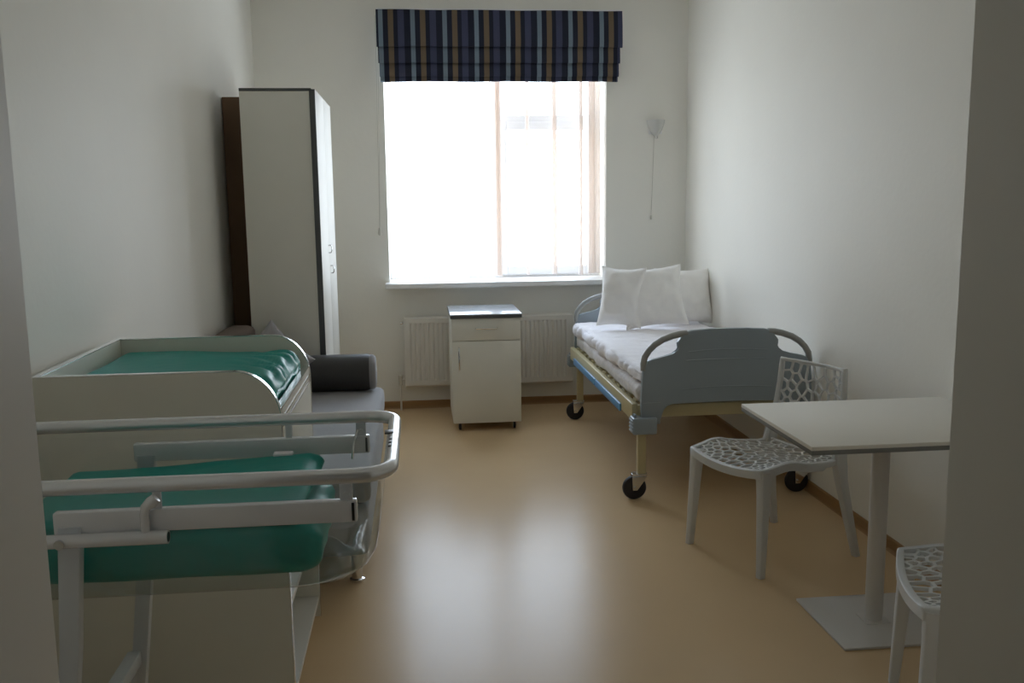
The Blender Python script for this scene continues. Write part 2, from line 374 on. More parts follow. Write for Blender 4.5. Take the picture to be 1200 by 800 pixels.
# ================================================================ RADIATOR
rd = thing('radiator', 'cream ribbed panel radiator under the window behind the bedside cabinet', 'radiator', (.5, 6.82, 0))
rx0, rx1, rz0, rz1, ry = -.104, 1.15, .175, .695, 6.785
bm = B(); xs = [rx0]; prof = [(rx0, ry+.006), (rx0+.03, ry)]
x = rx0+.045; pitch = .0335
while x+pitch < rx1-.03:
    prof += [(x, ry), (x+.005, ry+.0075), (x+.014, ry+.0075), (x+.019, ry)]; x += pitch
prof += [(rx1-.03, ry), (rx1, ry+.006)]
zz = [rz0, rz0+.012, rz0+.045, rz0+.06, rz1-.06, rz1-.045, rz1-.012, rz1]; rows = []
for k, z in enumerate(zz):
    flat = k in (0, 1, 2, 5, 6, 7); off = .012 if k in (0, 7) else 0
    rows.append([bm.verts.new((px, (ry+(.006 if i in (0, len(prof)-1) else 0) if flat else py)+off, z)) for i, (px, py) in enumerate(prof)])
for A, D in zip(rows, rows[1:]):
    for i in range(len(prof)-1): bm.faces.new((A[i], A[i+1], D[i+1], D[i]))
obj('radiator_panel', bm, m_rad, rd, smooth=25)
obj('back_panel', box(B(), rx0, rx1, ry+.045, ry+.058, rz0, rz1, .004), m_rad, rd)
for a in (rx0, rx1-.008): obj('side_cover', box(B(), a, a+.008, ry+.006, ry+.058, rz0, rz1, .002), m_rad, rd)
bm = B(); 
for i in range(38):
    xx = rx0+.02+i*(rx1-rx0-.04)/37; box(bm, xx-.004, xx+.004, ry+.01, ry+.05, rz1-.006, rz1-.002)
box(bm, rx0+.008, rx1-.008, ry+.012, ry+.018, rz1-.008, rz1); box(bm, rx0+.008, rx1-.008, ry+.042, ry+.048, rz1-.008, rz1)
g_ = obj('top_grille', bm, m_rad, rd)
bm = B(); tube(bm, [(rx0+.01, ry+.03, rz0+.055), (rx0-.035, ry+.03, rz0+.055)], .009, 10); tube(bm, [(rx0-.035, ry+.03, rz0+.065), (rx0-.035, ry+.03, .0)], .0075, 10)
pv = obj('supply_pipe', bm, m_rad, rd)
obj('valve', lathe(B(), [(.010, -.045), (.014, -.04), (.014, .0), (.016, .005), (.018, .03), (.014, .036)], (rx0-.035, ry+.03, rz0+.055), n=14), m_cord, rd)
obj('air_vent', lathe(B(), [(.006, -.02), (.009, -.01), (.009, 0)], (rx0-.006, ry+.03, rz1-.045), 'X', 10), m_chrome, rd)
for xx in (rx0+.2, rx1-.2): obj('bracket', box(B(), xx-.012, xx+.012, ry+.058, YB+.002, .3, .6, .002), m_rad, rd)

# ================================================================ WALL LAMP
lx, lz = 1.782, 2.10
la = thing('wall_lamp', 'small white bowl wall lamp with a pull cord above the bed', 'lamp', (lx, YB, lz-.12))
bm = B(); n = 20; rows = []
for (rr, h) in [(.068, 0), (.066, -.015), (.058, -.045), (.045, -.075), (.028, -.10), (.014, -.112)]:
    rows.append([bm.verts.new((lx+rr*math.cos(PI+PI*j/n), YB-.012+1.25*rr*math.sin(PI+PI*j/n), lz+h)) for j in range(n+1)])
for A, D in zip(rows, rows[1:]):
    for j in range(n): bm.faces.new((A[j], A[j+1], D[j+1], D[j]))
bmesh.ops.solidify(bm, geom=bm.faces[:], thickness=.004)
obj('lamp_shade', bm, m_lampg, la, smooth=50)
obj('wall_plate', box(B(), lx-.05, lx+.05, YB-.014, YB+.002, lz-.10, lz-.01, .005), m_pvc, la)
bm = B(); lathe(bm, [(.006, -.012), (.011, -.008), (.011, .006), (.005, .01)], (lx+.004, YB-.03, lz-.122), n=12)
obj('finial', bm, m_chrome, la)
lc = obj('pull_cord', tube(B(), [(lx-.012, YB-.02, lz-.10), (lx-.016, YB-.018, lz-.3), (lx-.02, YB-.012, lz-.5), (lx-.026, YB-.01, lz-.69)], .0022, 6), m_cord, la)
obj('cord_toggle', lathe(B(), [(.002, .03), (.006, .025), (.008, 0), (.003, -.004)], (lx-.026, YB-.010, lz-.72), n=10), m_cord, lc)

# ================================================================ WARDROBE
ax0, ax1, ay0, ay1, az = -.94, -.53, 5.36, 6.30, 2.15
wd = thing('wardrobe', 'tall cream two-door wardrobe in the far left corner', 'wardrobe', ((ax0+ax1)/2, (ay0+ay1)/2, 0))
obj('side_panel', box(B(), ax0, ax1-.022, ay0, ay0+.018, .06, az-.012, .001), m_lam, wd)
obj('side_panel', box(B(), ax0, ax1-.022, ay1-.018, ay1, .06, az-.012, .001), m_lam, wd)
obj('back_panel', box(B(), XL+.006, ax0-.0005, 5.66, ay1, .0, az-.01, .002), m_gap_shade, wd, label='dark brown filler painted as the shade in the wall gap')  # added box, no real back: its brown stands in for the gap's shadow
obj('top_panel', box(B(), ax0, ax1-.022, ay0-.002, ay1, az-.012, az+.004, .001), m_edge, wd, label='dark edged top panel')
obj('bottom_panel', box(B(), ax0, ax1-.022, ay0+.018, ay1-.018, .06, .078), m_lam, wd)
obj('plinth', box(B(), ax0+.02, ax1-.05, ay0+.01, ay1-.01, 0, .06), m_edge, wd)
ym = (ay0+ay1)/2
for k, (a, b) in enumerate(((ay0+.004, ym-.0015), (ym+.0015, ay1-.002))):
    d = obj('door', box(B(), ax1-.018, ax1, a, b, .075, az-.002, .0015), m_lam_w, wd)
    hy = (b-.045) if k == 0 else (a+.045); hz = 1.25 if k == 0 else 1.12
    bm = B(); tube(bm, [(ax1, hy, hz-.022), (ax1+.014, hy, hz-.022), (ax1+.019, hy, hz-.012), (ax1+.019, hy, hz+.012), (ax1+.014, hy, hz+.022), (ax1, hy, hz+.022)], .004, 8)
    obj('handle', bm, m_chrome, d)
    if k == 0: obj('edge_banding', box(B(), ax1-.032, ax1-.0005, ay0-.002, ay0+.004, .06, az-.002), m_edge, d)

# ================================================================ BEDSIDE CABINET
nx0, nx1, ny0, ny1, nzt = .2205, .679, 6.089, 6.66, .787
ns = thing('bedside_cabinet', 'cream bedside cabinet on castors with drawer, door and shiny grey top, before the radiator', 'cabinet', ((nx0+nx1)/2, (ny0+ny1)/2, 0))
obj('worktop', box(B(), nx0-.008, nx1+.008, ny0-.008, ny1, nzt-.004, nzt+.003, .001), m_top, ns)
obj('edge_banding', box(B(), nx0-.0085, nx1+.0085, ny0-.0085, ny1, nzt-.024, nzt-.004, .001), m_edge, ns)
obj('side_panel', box(B(), nx0, nx0+.016, ny0+.018, ny1, .055, nzt-.024), m_lam, ns)
obj('side_panel', box(B(), nx1-.016, nx1, ny0+.018, ny1, .055, nzt-.024), m_lam, ns)
obj('back_panel', box(B(), nx0+.016, nx1-.016, ny1-.006, ny1, .055, nzt-.024), m_lam, ns)
obj('bottom_panel', box(B(), nx0+.016, nx1-.016, ny0+.018, ny1-.006, .055, .071), m_lam, ns)
obj('shelf', box(B(), nx0+.016, nx1-.016, ny0+.02, ny1-.006, .595, .607), m_lam, ns)
dr = obj('drawer', box(B(), nx0+.002, nx1-.002, ny0, ny0+.016, .613, nzt-.027, .0015), m_lam, ns)
do = obj('door', box(B(), nx0+.002, nx1-.002, ny0, ny0+.016, .055, .609, .0015), m_lam, ns)
xc = (nx0+nx1)/2
obj('handle', tube(B(), [(xc-.07, ny0, .695), (xc-.065, ny0-.016, .695), (xc-.05, ny0-.022, .695), (xc+.05, ny0-.022, .695), (xc+.065, ny0-.016, .695), (xc+.07, ny0, .695)], .006, 8), m_chrome, dr)
hx = nx0+.045
obj('handle', tube(B(), [(hx, ny0, .42), (hx, ny0-.016, .425), (hx, ny0-.022, .44), (hx, ny0-.022, .55), (hx, ny0-.016, .565), (hx, ny0, .57)], .006, 8), m_chrome, do)
for xx in (nx0+.045, nx1-.045):
    for yy in (ny0+.05, ny1-.05):
        bm = B(); lathe(bm, [(.004, -.010), (.02, -.008), (.022, 0), (.02, .008), (.004, .010)], (xx, yy, .022), 'X', 14)
        cs = obj('caster', bm, m_rubber, ns)
        bm = B(); box(bm, xx-.014, xx-.011, yy-.012, yy+.012, .015, .056); box(bm, xx+.011, xx+.014, yy-.012, yy+.012, .015, .056); box(bm, xx-.016, xx+.016, yy-.016, yy+.016, .05, .056)
        obj('fork', bm, m_chrome, cs)

# ================================================================ HOSPITAL BED
bd = thing('hospital_bed', 'wheeled hospital bed with blue-grey end boards along the right wall', 'bed', (1.55, 5.5, 0))
xc = 1.55; yf, yh = 4.50, 6.47
def end_board(y0, y1, zoff):
    top = .875+zoff
    # panel outline, right half in (dx, z); mirrored
    h = [(0, .508), (.285, .508), (.315, .498), (.335, .475), (.345, .445), (.345, .40), (.44, .40), (.444, .50), (.440, .62), (.436, .685),
         (.412, .722), (.392, .732), (.33, .744), (.285, .757), (.258, .770), (.250, .785), (.253, .800), (.262, .815), (.245, .835), (.225, .862), (.19, .873), (.10, .878), (0, .879)]
    pts = [(xc+a, b+(zoff if b > .55 else 0)) for a, b in h]+[(xc-a, b+(zoff if b > .55 else 0)) for a, b in reversed(h[1:-1])]
    bm = B(); prism(bm, pts, 'XZ', y0, y1, .006)
    p = obj('end_board', bm, m_board, bd, smooth=40)
    bm = B(); yc = (y0+y1)/2
    for (zz, hw, sag) in ((.775, .205, .010), (.725, .215, .004), (.585, .235, .010)):
        for s in (-1, 1):
            yy = yc+s*((y1-y0)/2-.001)
            tube(bm, [(xc+hw*t, yy, zz+zoff-sag*t*t) for t in [q/12-1 for q in range(25)]], .0035, 6)
    for s in (-1, 1):
        yy = yc+s*((y1-y0)/2-.001); tube(bm, [(xc-.435, yy, .51), (xc-.345, yy, .51)], .0025, 6); tube(bm, [(xc+.345, yy, .51), (xc+.435, yy, .51)], .0025, 6)
    obj('relief_line', bm, m_board, p)
    for s in (-1, 1):
        arc = [(.430, .675), (.431, .71), (.425, .742), (.405, .775), (.375, .804), (.335, .828), (.285, .846), (.245, .855), (.21, .857)]
        bm = B(); tube(bm, [(xc+s*a, yc, b+zoff) for a, b in arc], .0165, 12)
        obj('handle', bm, m_bedh, p, smooth=60)
end_board(yf-.015, yf+.015, 0); end_board(yh-.015, yh+.015, .0)
# frame
for s in (-1, 1):
    xo = xc+s*.48
    bm = B(); a, b = sorted((xo, xo-s*.03)); box(bm, a, b, yf+.04, yh-.03, .412, .497, .004)
    a, b = sorted((xo-s*.03, xo-s*.055)); box(bm, a, b, yf+.04, yh-.03, .445, .478, .003)
    sr = obj('side_rail', bm, m_ivory, bd)
    for (y0, y1) in ((5.49, 6.25), (4.78, 5.47)):
        a, b = sorted((xo+s*.012, xo-s*.001)); obj('guard_strip', box(B(), a, b, y0, y1, .405, .448, .006), m_bluep, sr, label='light blue plastic guard strip')
bm = B(); box(bm, xc-.45, xc+.45, yf+.035, yf+.065, .425, .49, .004); box(bm, xc-.45, xc+.45, yf+.065, yf+.09, .45, .475, .003); obj('cross_rail', bm, m_ivory, bd)
obj('cross_rail', box(B(), xc-.45, xc+.45, yh-.065, yh-.035, .425, .49, .004), m_ivory, bd)
for k in range(14):
    yy = yf+.16+k*.132; obj('slat', box(B(), xc-.43, xc+.43, yy, yy+.07, .478, .492, .003), m_ivory, bd)
for s in (-1, 1):
    for yy, sg in ((yf, 1), (yh, -1)):
        x0, x1 = sorted((xc+s*.365, xc+s*.49)); cb = B(); box(cb, x0, x1, yy-.035, yy+.05, .352, .437, .008, 3)
        cl = obj('corner_clamp', cb, m_board, bd)
        bm = B()
        for k in range(4):
            xo = xc+s*.49; a, b = sorted((xo-s*.004, xo+s*.004)); box(bm, a, b, yy-.03, yy+.045, .362+k*.018, .370+k*.018, .0015)
        for q in (0, 1): tube(bm, [(xc+s*.475, yy+.0+q*.02-.01, .436), (xc+s*.475, yy+q*.02-.01, .452)], .007, 8)
        obj('clamp_rib', bm, m_board, cl)
        ly = yy+.03*sg+(0 if sg > 0 else -.12); lx_ = xc+s*.432
        lg = obj('leg', box(B(), lx_-.022, lx_+.022, ly-.018, ly+.018, .135, .43, .005), m_ivory, bd)
        # castor: trails to the left, seen side on
        wx, wz, wr = lx_-.035, .062, .062; ly2 = ly
        bm = B(); lathe(bm, [(.02, -.014), (.048, -.016), (.058, -.013), (wr, -.006), (wr, .006), (.058, .013), (.048, .016), (.02, .014)], (wx, ly2, wz), 'Y', 28)
        cs = obj('caster', bm, m_rubber, bd)
        bm = B()
        for t in (-1, 1):
            y0, y1 = sorted((ly2+t*.018, ly2+t*.022))
            prism(bm, [(wx-.012, wz-.012), (wx+.012, wz-.012), (lx_+.026, .118), (lx_+.026, .135), (lx_-.05, .135), (lx_-.05, .105)], 'XZ', y0, y1, .0008)
        box(bm, lx_-.05, lx_+.028, ly2-.024, ly2+.024, .128, .137, .002); tube(bm, [(wx, ly2-.028, wz), (wx, ly2+.028, wz)], .008, 10)
        obj('fork', bm, m_chrome, cs)
        obj('hub', lathe(B(), [(.012, -.0175), (.024, -.0165), (.024, .0165), (.012, .0175)], (wx, ly2, wz), 'Y', 18), m_black, cs)

def md(p, n): return nz(p, 6, .012)+nz(p, 17, .006, 5)+(.006*math.sin(p.z*150) if abs(n.z) < .5 else 0)
mt = tag(obj('bed_mattress', soft(1.105, 1.975, 4.545, 6.425, .497, .59, .035, 60, md, 6), m_matt, smooth=180), 'pale patterned mattress on the hospital bed under the white duvet', 'mattress')
def dd(p, n):
    a = nz(p, 3.2, .022)+nz(p, 9, .012, 9)
    a += .011*max(0, ridge(p, 5, 1, 3)-.55)*2
    if abs(n.z) < .6: a += .010*math.sin(p.y*34+3*math.sin(p.y*9))
    return a*(.6 if n.z > .8 else 1)
du = tag(obj('duvet', soft(1.10, 1.985, 4.54, 6.43, .590, .672, .04, 90, dd, 7), m_sheet, smooth=180), 'crumpled white duvet spread over the hospital bed', 'duvet')

def pillow(wd_, ht, th, loc, lean, yaw, roll, label, seed):
    bm = B(); n = 30
    def pt(u, v, s):
        x = wd_*u*(1-.13*(1-v*v)*(abs(u)**2)); y = ht*v*(1-.11*(1-u*u)*(abs(v)**2))
        t = th*max(0, (1-abs(u)**2.4)*(1-abs(v)**2.4))**.5
        q = Vector((x, y, 0)); wr = nz((x, y, seed), 7, .018)+nz((x, y, seed+3), 16, .008)+.010*max(0, ridge((x, y, seed), 8, 1)-.6)*2
        e = (1-u*u)*(1-v*v); return Vector((x, s*(t+wr*min(1, e*4)), y))
    for s in (-1, 1):
        g = [[bm.verts.new(pt(math.sin(PI/2*(i/n*2-1)), math.sin(PI/2*(j/n*2-1)), s)) for j in range(n+1)] for i in range(n+1)]
        for i in range(n):
            for j in range(n): bm.faces.new((g[i][j], g[i+1][j], g[i+1][j+1], g[i][j+1]))
    bmesh.ops.remove_doubles(bm, verts=bm.verts[:], dist=.0008)
    o = obj('pillow', bm, m_pil, smooth=180)
    o.location = loc; R = Matrix.Rotation(yaw, 3, 'Z') @ Matrix.Rotation(lean, 3, 'X') @ Matrix.Rotation(roll, 3, 'Y'); o.rotation_euler = R.to_euler()
    path = []
    for k in range(4):
        for j in range(10):
            t = -1+2*j/10; u, v = ((t, -1), (1, t), (-t, 1), (-1, -t))[k]; path.append(pt(u, v, 0))
    b2 = tube(B(), path, .0045, 6, closed=True); e = obj('piping', b2, m_pil, o, world=False, smooth=60)
    tag(o, label, 'pillow', 'white pillows at the head of the bed'); return o
pillow(.205, .195, .080, (1.84, 6.25, .862), -.30, .12, .02, 'white square pillow farthest right, leaning beside the right wall', 2)
pillow(.215, .205, .090, (1.565, 6.03, .884), -.30, .05, -.06, 'middle one of the three white pillows at the head of the bed', 5)
pillow(.150, .20, .070, (1.345, 6.03, .888), -.22, -.50, .03, 'white pillow farthest left of the three on the bed, nearest the window', 9)

# ================================================================ CAFE TABLE
tx, ty = 1.612, 3.035
tb = thing('cafe_table', 'pale rectangular cafe table on a white column and square base plate', 'table', (tx, ty, 0))
obj('tabletop', box(B(), 1.214, 2.01, 2.715, 3.352, .737, .75, .001), m_tab, tb)
obj('edge_banding', box(B(), 1.2145, 2.0095, 2.7155, 3.3515, .722, .737, .001), mat('grey_edge', (.20, .20, .19), .45), tb, label='grey edge of the tabletop')
bm = B(); tube(bm, [(tx, ty, .012), (tx, ty, .722)], .031, 28); obj('column', bm, m_tmetal, tb, smooth=60)
bm = B(); box(bm, tx-.205, tx+.205, ty-.205, ty+.205, 0, .010, .003); box(bm, tx-.045, tx+.045, ty-.045, ty+.045, .010, .013, .001); obj('base_plate', bm, m_tmetal, tb)
bm = B(); box(bm, tx-.13, tx+.13, ty-.02, ty+.02, .712, .722, .002); box(bm, tx-.02, tx+.02, ty-.13, ty+.13, .712, .722, .002); obj('top_bracket', bm, m_edge, tb)

# ================================================================ OPENWORK CHAIRS
def voronoi(x0, x1, y0, y1, n, rnd, iters=3, asp=1):
    pts = [(rnd.uniform(x0, x1), rnd.uniform(y0, y1)) for _ in range(n)]
    def cell(i, inset=0):
        poly = [(x0, y0), (x1, y0), (x1, y1), (x0, y1)]; px, py = pts[i]
        for j, (qx, qy) in enumerate(pts):
            if j == i: continue
            dx, dy = qx-px, qy-py; L = math.hypot(dx, dy)
            if L > .22: continue
            dx /= L; dy /= L; lim = L/2-inset; out = []
            for a in range(len(poly)):
                A, D = poly[a], poly[(a+1) % len(poly)]
                da = (A[0]-px)*dx+(A[1]-py)*dy-lim; db = (D[0]-px)*dx+(D[1]-py)*dy-lim
                if da <= 0: out.append(A)
                if (da < 0) != (db < 0) and abs(da-db) > 1e-12:
                    t = da/(da-db); out.append((A[0]+t*(D[0]-A[0]), A[1]+t*(D[1]-A[1])))
            poly = out
            if len(poly) < 3: return []
        return poly
    for _ in range(iters):
        np_ = []
        for i in range(n):
            c = cell(i)
            if not c: np_.append(pts[i]); continue
            np_.append((sum(p[0] for p in c)/len(c)*.7+pts[i][0]*.3, sum(p[1] for p in c)/len(c)*.7+pts[i][1]*.3))
        pts = np_
    return pts, cell
def net(bm, x0, x1, y0, y1, n, surf, seed, wd_=.0038, th=.010):
    rnd = random.Random(seed); pts, cell = voronoi(x0, x1, y0, y1, n, rnd)
    for i in range(n):
        O = cell(i); I = cell(i, wd_)
        if len(O) < 3: continue
        I = [(min(max(p[0], x0+wd_), x1-wd_), min(max(p[1], y0+wd_), y1-wd_)) for p in I]
        if len(I) < 3: I = []
        if not I: continue
        cx, cy = sum(p[0] for p in I)/len(I), sum(p[1] for p in I)/len(I)
        def hit(poly, a):
            dx, dy = math.cos(a), math.sin(a); best = 0
            for k in range(len(poly)):
                A, D = poly[k], poly[(k+1) % len(poly)]; ex, ey = D[0]-A[0], D[1]-A[1]; den = dx*ey-dy*ex
                if abs(den) < 1e-12: continue
                t = ((A[0]-cx)*ey-(A[1]-cy)*ex)/den; s = ((A[0]-cx)*dy-(A[1]-cy)*dx)/den
                if t > 0 and -1e-6 <= s <= 1+1e-6: best = max(best, t)
            return best
        an = sorted([math.atan2(p[1]-cy, p[0]-cx) % (2*PI) for p in O]+[2*PI*k/10 for k in range(10)])
        an = [a for k, a in enumerate(an) if k == 0 or a-an[k-1] > .03]
        ri = [hit(I, a) for a in an]; ro = [hit(O, a) for a in an]; m = sum(ri)/len(ri)
        ri = [min(r, ro[k]*.95, m*1.28) for k, r in enumerate(ri)]
        N = len(an); rings = [[], [], [], []]
        for k, a in enumerate(an):
            c, s = math.cos(a), math.sin(a)
            po_, pi_ = (cx+c*ro[k], cy+s*ro[k]), (cx+c*ri[k], cy+s*ri[k])
            for q, (pp, d) in enumerate(((po_, 0), (pi_, 0), (pi_, th), (po_, th))): rings[q].append(bm.verts.new(surf(pp[0], pp[1], d)))
        for q in range(3):
            for k in range(N): bm.faces.new((rings[q][k], rings[q][(k+1) % N], rings[q+1][(k+1) % N], rings[q+1][k]))
def seat_z(x, y):
    u = x/.23; fr = max(0, min(1, (.02-y)/.24))
    return .450-.018*(1-u*u)*(.45+.55*fr)-.004*fr*fr+.016*math.exp(-((y+.11)/.075)**2)*(.3+.7*u*u)-.022*max(0, min(1, (y+.06)/.2))+.008*max(0, (y-.12)/.08)**2
def seat_w(y): return .222+.010*math.sin((y+.24)/.45*PI)-.016*max(0, y/.21)
def seat_s(x, y, d):
    sx = x/.23*seat_w(y); return Vector((sx, y+(-.022*(1-(x/.23)**2) if y < -.15 else 0)*min(1, (-.15-y)/.08) if y < -.15 else y, seat_z(x, y)-d))
def back_y(t, x): return .212+.052*t+.012*math.sin(t*PI)*1+.022*(1-(x/.21)**2)-.02
def back_w(t): return .205-.020*t
def back_s(x, t, d):
    # t is height above .47 m
    k = t/.33; return Vector((x/.21*back_w(k), back_y(k, x)-.004+d, .47+t))
def make_chair(label, loc, rz):
    t = thing('openwork_chair', label, 'chair', loc, rz, 'white openwork plastic chairs at the cafe table')
    bm = B(); net(bm, -.222, .222, -.232, .20, 118, seat_s, 4)
    obj('seat', bm, m_pc, t, world=False, smooth=40)
    # rim round the seat
    path = []
    for k in range(25): x = -.222+.444*k/24; path.append((x, -.236))
    for k in range(1, 21): path.append((.226, -.236+.436*k/20))
    for k in range(1, 21): path.append((.226-.452*k/20, .20))
    for k in range(1, 20): path.append((-.226, .20-.436*k/20))
    secs = []; n = len(path)
    for i, (x, y) in enumerate(path):
        p = seat_s(max(-.23, min(.23, x)), y, 0); a = Vector(path[(i+1) % n])-Vector(path[i-1]); nx, ny = a.y, -a.x; L = math.hypot(nx, ny); nx /= L; ny /= L
        dep = .034 if y < .1 else .022
        secs.append([p+Vector((nx*o_, ny*o_, z_)) for o_, z_ in ((-.012, .001), (.004, .003), (.010, -.002), (.010, -dep), (.004, -dep-.002), (-.006, -dep))])
    bm = B(); rings = [[bm.verts.new(q) for q in s] for s in secs]
    for i in range(n):
        A, D = rings[i], rings[(i+1) % n]
        for j in range(6): bm.faces.new((A[j], A[(j+1) % 6], D[(j+1) % 6], D[j]))
    obj('seat_rim', bm, m_pc, t, world=False, smooth=50)
    bm = B(); net(bm, -.198, .198, .0, .325, 60, back_s, 11)
    bk = obj('backrest', bm, m_pc, t, world=False, smooth=40)
    bm = B()
    pth = [back_s(-.205, .33*k/12, .004) for k in range(13)]; pth = [seat_s(-.225, .17, .02)]+pth
    top = [back_s(-.205+.41*k/14, .330, .004) for k in range(1, 14)]
    rt = [back_s(.205, .33-.33*k/12, .004) for k in range(13)]+[seat_s(.225, .17, .02)]
    allp = pth+top+rt; rr = [.013]*len(pth)+[.007]*len(top)+[.013]*len(rt)
    tube(bm, allp, rr, 10); obj('back_frame', bm, m_pc, bk, world=False, smooth=60)
    for sx in (-1, 1):
        # front leg: wide flared head tapering to a small foot
        secs = []
        for z, cx, cy, wx_, wy_ in ((.448, .196, -.208, .072, .070), (.425, .201, -.212, .062, .060), (.40, .208, -.216, .050, .050), (.34, .212, -.219, .044, .044), (.15, .220, -.228, .036, .036), (0, .226, -.236, .029, .029)):
            secs.append(rsec((sx*cx, cy, z-.012*(z > .44)), (1, 0, 0), (0, 1, 0), wx_, wy_, .45))
        obj('leg', loft(B(), secs), m_pc, t, world=False, smooth=40)
        secs = []
        for z, cx, cy, wx_, wy_ in ((.53, .200, .212, .030, .034), (.46, .204, .208, .038, .056), (.41, .208, .205, .040, .062), (.34, .214, .212, .038, .050), (.15, .232, .250, .034, .038), (0, .246, .284, .028, .030)):
            secs.append(rsec((sx*cx, cy, z), (1, 0, 0), (0, 1, 0), wx_, wy_, .45))
        obj('leg', loft(B(), secs), m_pc, t, world=False, smooth=40)
    return t
def copy_tree(o, parent=None):
    c = o.copy(); C.objects.link(c); c.parent = parent
    for ch in list(o.children): copy_tree(ch, c)
    return c
ch1 = make_chair('white openwork plastic chair between the table and the bed, fully visible', (1.486, 3.762, 0), math.radians(-68))
ch2 = copy_tree(ch1); ch2.location = (1.612, 2.325, 0); ch2.rotation_euler = (0, 0, math.radians(-110)); ch2['label'] = 'white openwork plastic chair in front of the table, half hidden by the doorway'

# ================================================================ SOFA
sf = thing('sofa', 'low grey upholstered sofa on chrome feet along the left wall', 'sofa', (-.63, 4.4, 0))
def sd(p, n): return nz(p, 5, .006)
obj('seat', soft(-1.03, -.20, 3.53, 5.33, .36, .48, .035, 36, sd, 5), m_sofa, sf, smooth=180)
obj('sofa_base', soft(-1.03, -.215, 3.54, 5.32, .14, .358, .03, 20, None, 5), m_sofa, sf, smooth=180)
obj('backrest', soft(-1.07, -.90, 3.56, 5.32, .48, .865, .05, 30, sd, 8), m_brown, sf, smooth=180, label='brownish backrest')
for xx in (-.95, -.275):
    for yy in (3.66, 5.2):
        obj('leg', lathe(B(), [(.026, .0), (.030, .002), (.030, .010), (.021, .014), (.021, .145)], (xx, yy, 0), n=20), m_chrome, sf, smooth=40)
bo = thing('bolster', 'dark grey cylindrical bolster at the far end of the sofa', 'cushion', (-.57, 5.22, .48))
bz = .48+.103
bm = B(); lathe(bm, [(.060, -.308), (.085, -.306), (.097, -.296), (.102, -.28), (.103, 0), (.102, .28), (.098, .296)], (-.57, 5.215, bz), 'X', 40); obj('cushion_body', bm, m_bolster, bo, smooth=60)
obj('end_cap', lathe(B(), [(.0985, .292), (.099, .305), (.094, .320), (.082, .328), (.05, .330)], (-.57, 5.215, bz), 'X', 40), m_sofa, bo, smooth=60, label='lighter grey end cap')
def throw(loc, wd_, ht, th, rot, m, label, seed):
    bm = B(); n = 18
    for s in (-1, 1):
        g = []
        for i in range(n+1):
            row = []
            for j in range(n+1):
                u = math.sin(PI/2*(i/n*2-1)); v = math.sin(PI/2*(j/n*2-1))
                t = th*max(0, (1-u**4)*(1-v**4))**.45; row.append(bm.verts.new((wd_*u*(1-.1*(1-v*v)), s*(t+nz((u, v, seed), 2, .008)*(1-u*u)), ht*v*(1-.1*(1-u*u)))))
            g.append(row)
        for i in range(n):
            for j in range(n): bm.faces.new((g[i][j], g[i+1][j], g[i+1][j+1], g[i][j+1]))
    bmesh.ops.remove_doubles(bm, verts=bm.verts[:], dist=.002)
    o = obj('throw_cushion', bm, m, smooth=180); o.location = loc; o.rotation_euler = rot; tag(o, label, 'cushion'); return o
throw((-.785, 5.06, .685), .16, .16, .045, (-.18, .78, 0), m_throw, 'grey throw cushion with its corner up, standing on the sofa before the wardrobe', 3)

# ================================================================ CHANGING TABLE
cx0, cx1, cy0, cy1 = -1.055, -.392, 2.62, 3.36
ct = thing('changing_table', 'cream changing table cabinet with rounded raised sides behind the crib', 'changing table', ((cx0+cx1)/2, (cy0+cy1)/2, 0))
def side_poly():
    pts = [(cx0, .0), (cx1, .0), (cx1, .915)]
    for k in range(1, 15):
        a = PI/2*k/14; pts.append((cx1-.125+.125*math.cos(a), .915+.145*math.sin(a)))
    pts.append((cx0, 1.06)); return pts
def edge_strip(y0, y1):
    bm = B(); sp_ = side_poly()[1:]; secs = []
    for i, (x, z) in enumerate(sp_):
        p = Vector((x, z)); a = Vector(sp_[max(0, i-1)]); b = Vector(sp_[min(len(sp_)-1, i+1)]); d = (b-a).normalized(); nn = Vector((d.y, -d.x))
        q = p+nn*.0025; secs.append([(p.x, y0-.0008, p.y), (q.x, y0-.0008, q.y), (q.x, y1+.0008, q.y), (p.x, y1+.0008, p.y)])
    return loft(bm, secs)
for y0, y1 in ((cy0, cy0+.018), (cy1-.018, cy1)):
    sp1 = obj('side_panel', prism(B(), side_poly(), 'XZ', y0, y1), m_lam, ct)
    obj('edge_strip', edge_strip(y0, y1), m_alu, sp1, smooth=50, label='bright metal edge strip')
bp1 = obj('back_panel', box(B(), cx0-.0, cx0+.018, cy0+.018, cy1-.018, 0, 1.06), m_lam, ct)
obj('edge_strip', box(B(), cx0-.001, cx0+.019, cy0+.018, cy1-.018, 1.06, 1.0625), m_alu, bp1, label='bright metal edge strip')
tp = obj('worktop', box(B(), cx0+.018, cx1-.002, cy0+.018, cy1-.018, .900, .918), m_lam, ct)
obj('edge_strip', box(B(), cx1-.002, cx1+.0005, cy0+.018, cy1-.018, .9135, .9185), m_alu, tp, label='bright metal edge strip')
rb = obj('front_rim', box(B(), cx1-.02, cx1-.002, cy0+.018, cy1-.018, .918, .948), m_lam_w, ct)
obj('edge_strip', box(B(), cx1-.0205, cx1+.0005, cy0+.018, cy1-.018, .946, .950), m_alu, rb, label='bright metal edge strip')
df_ = obj('drawer', box(B(), cx1-.016, cx1+.001, cy0+.02, cy1-.02, .66, .896, .001), m_lam, ct)
obj('edge_strip', box(B(), cx1+.0005, cx1+.0016, cy0+.02, cy1-.02, .892, .8965), m_alu, df_, label='bright metal edge strip')
for z in (.06, .34, .63): obj('shelf', box(B(), cx0+.018, cx1-.004, cy0+.018, cy1-.018, z, z+.018), m_lam_w, ct)
obj('plinth', box(B(), cx0+.02, cx1-.03, cy0+.018, cy1-.018, 0, .06), m_lam, ct)
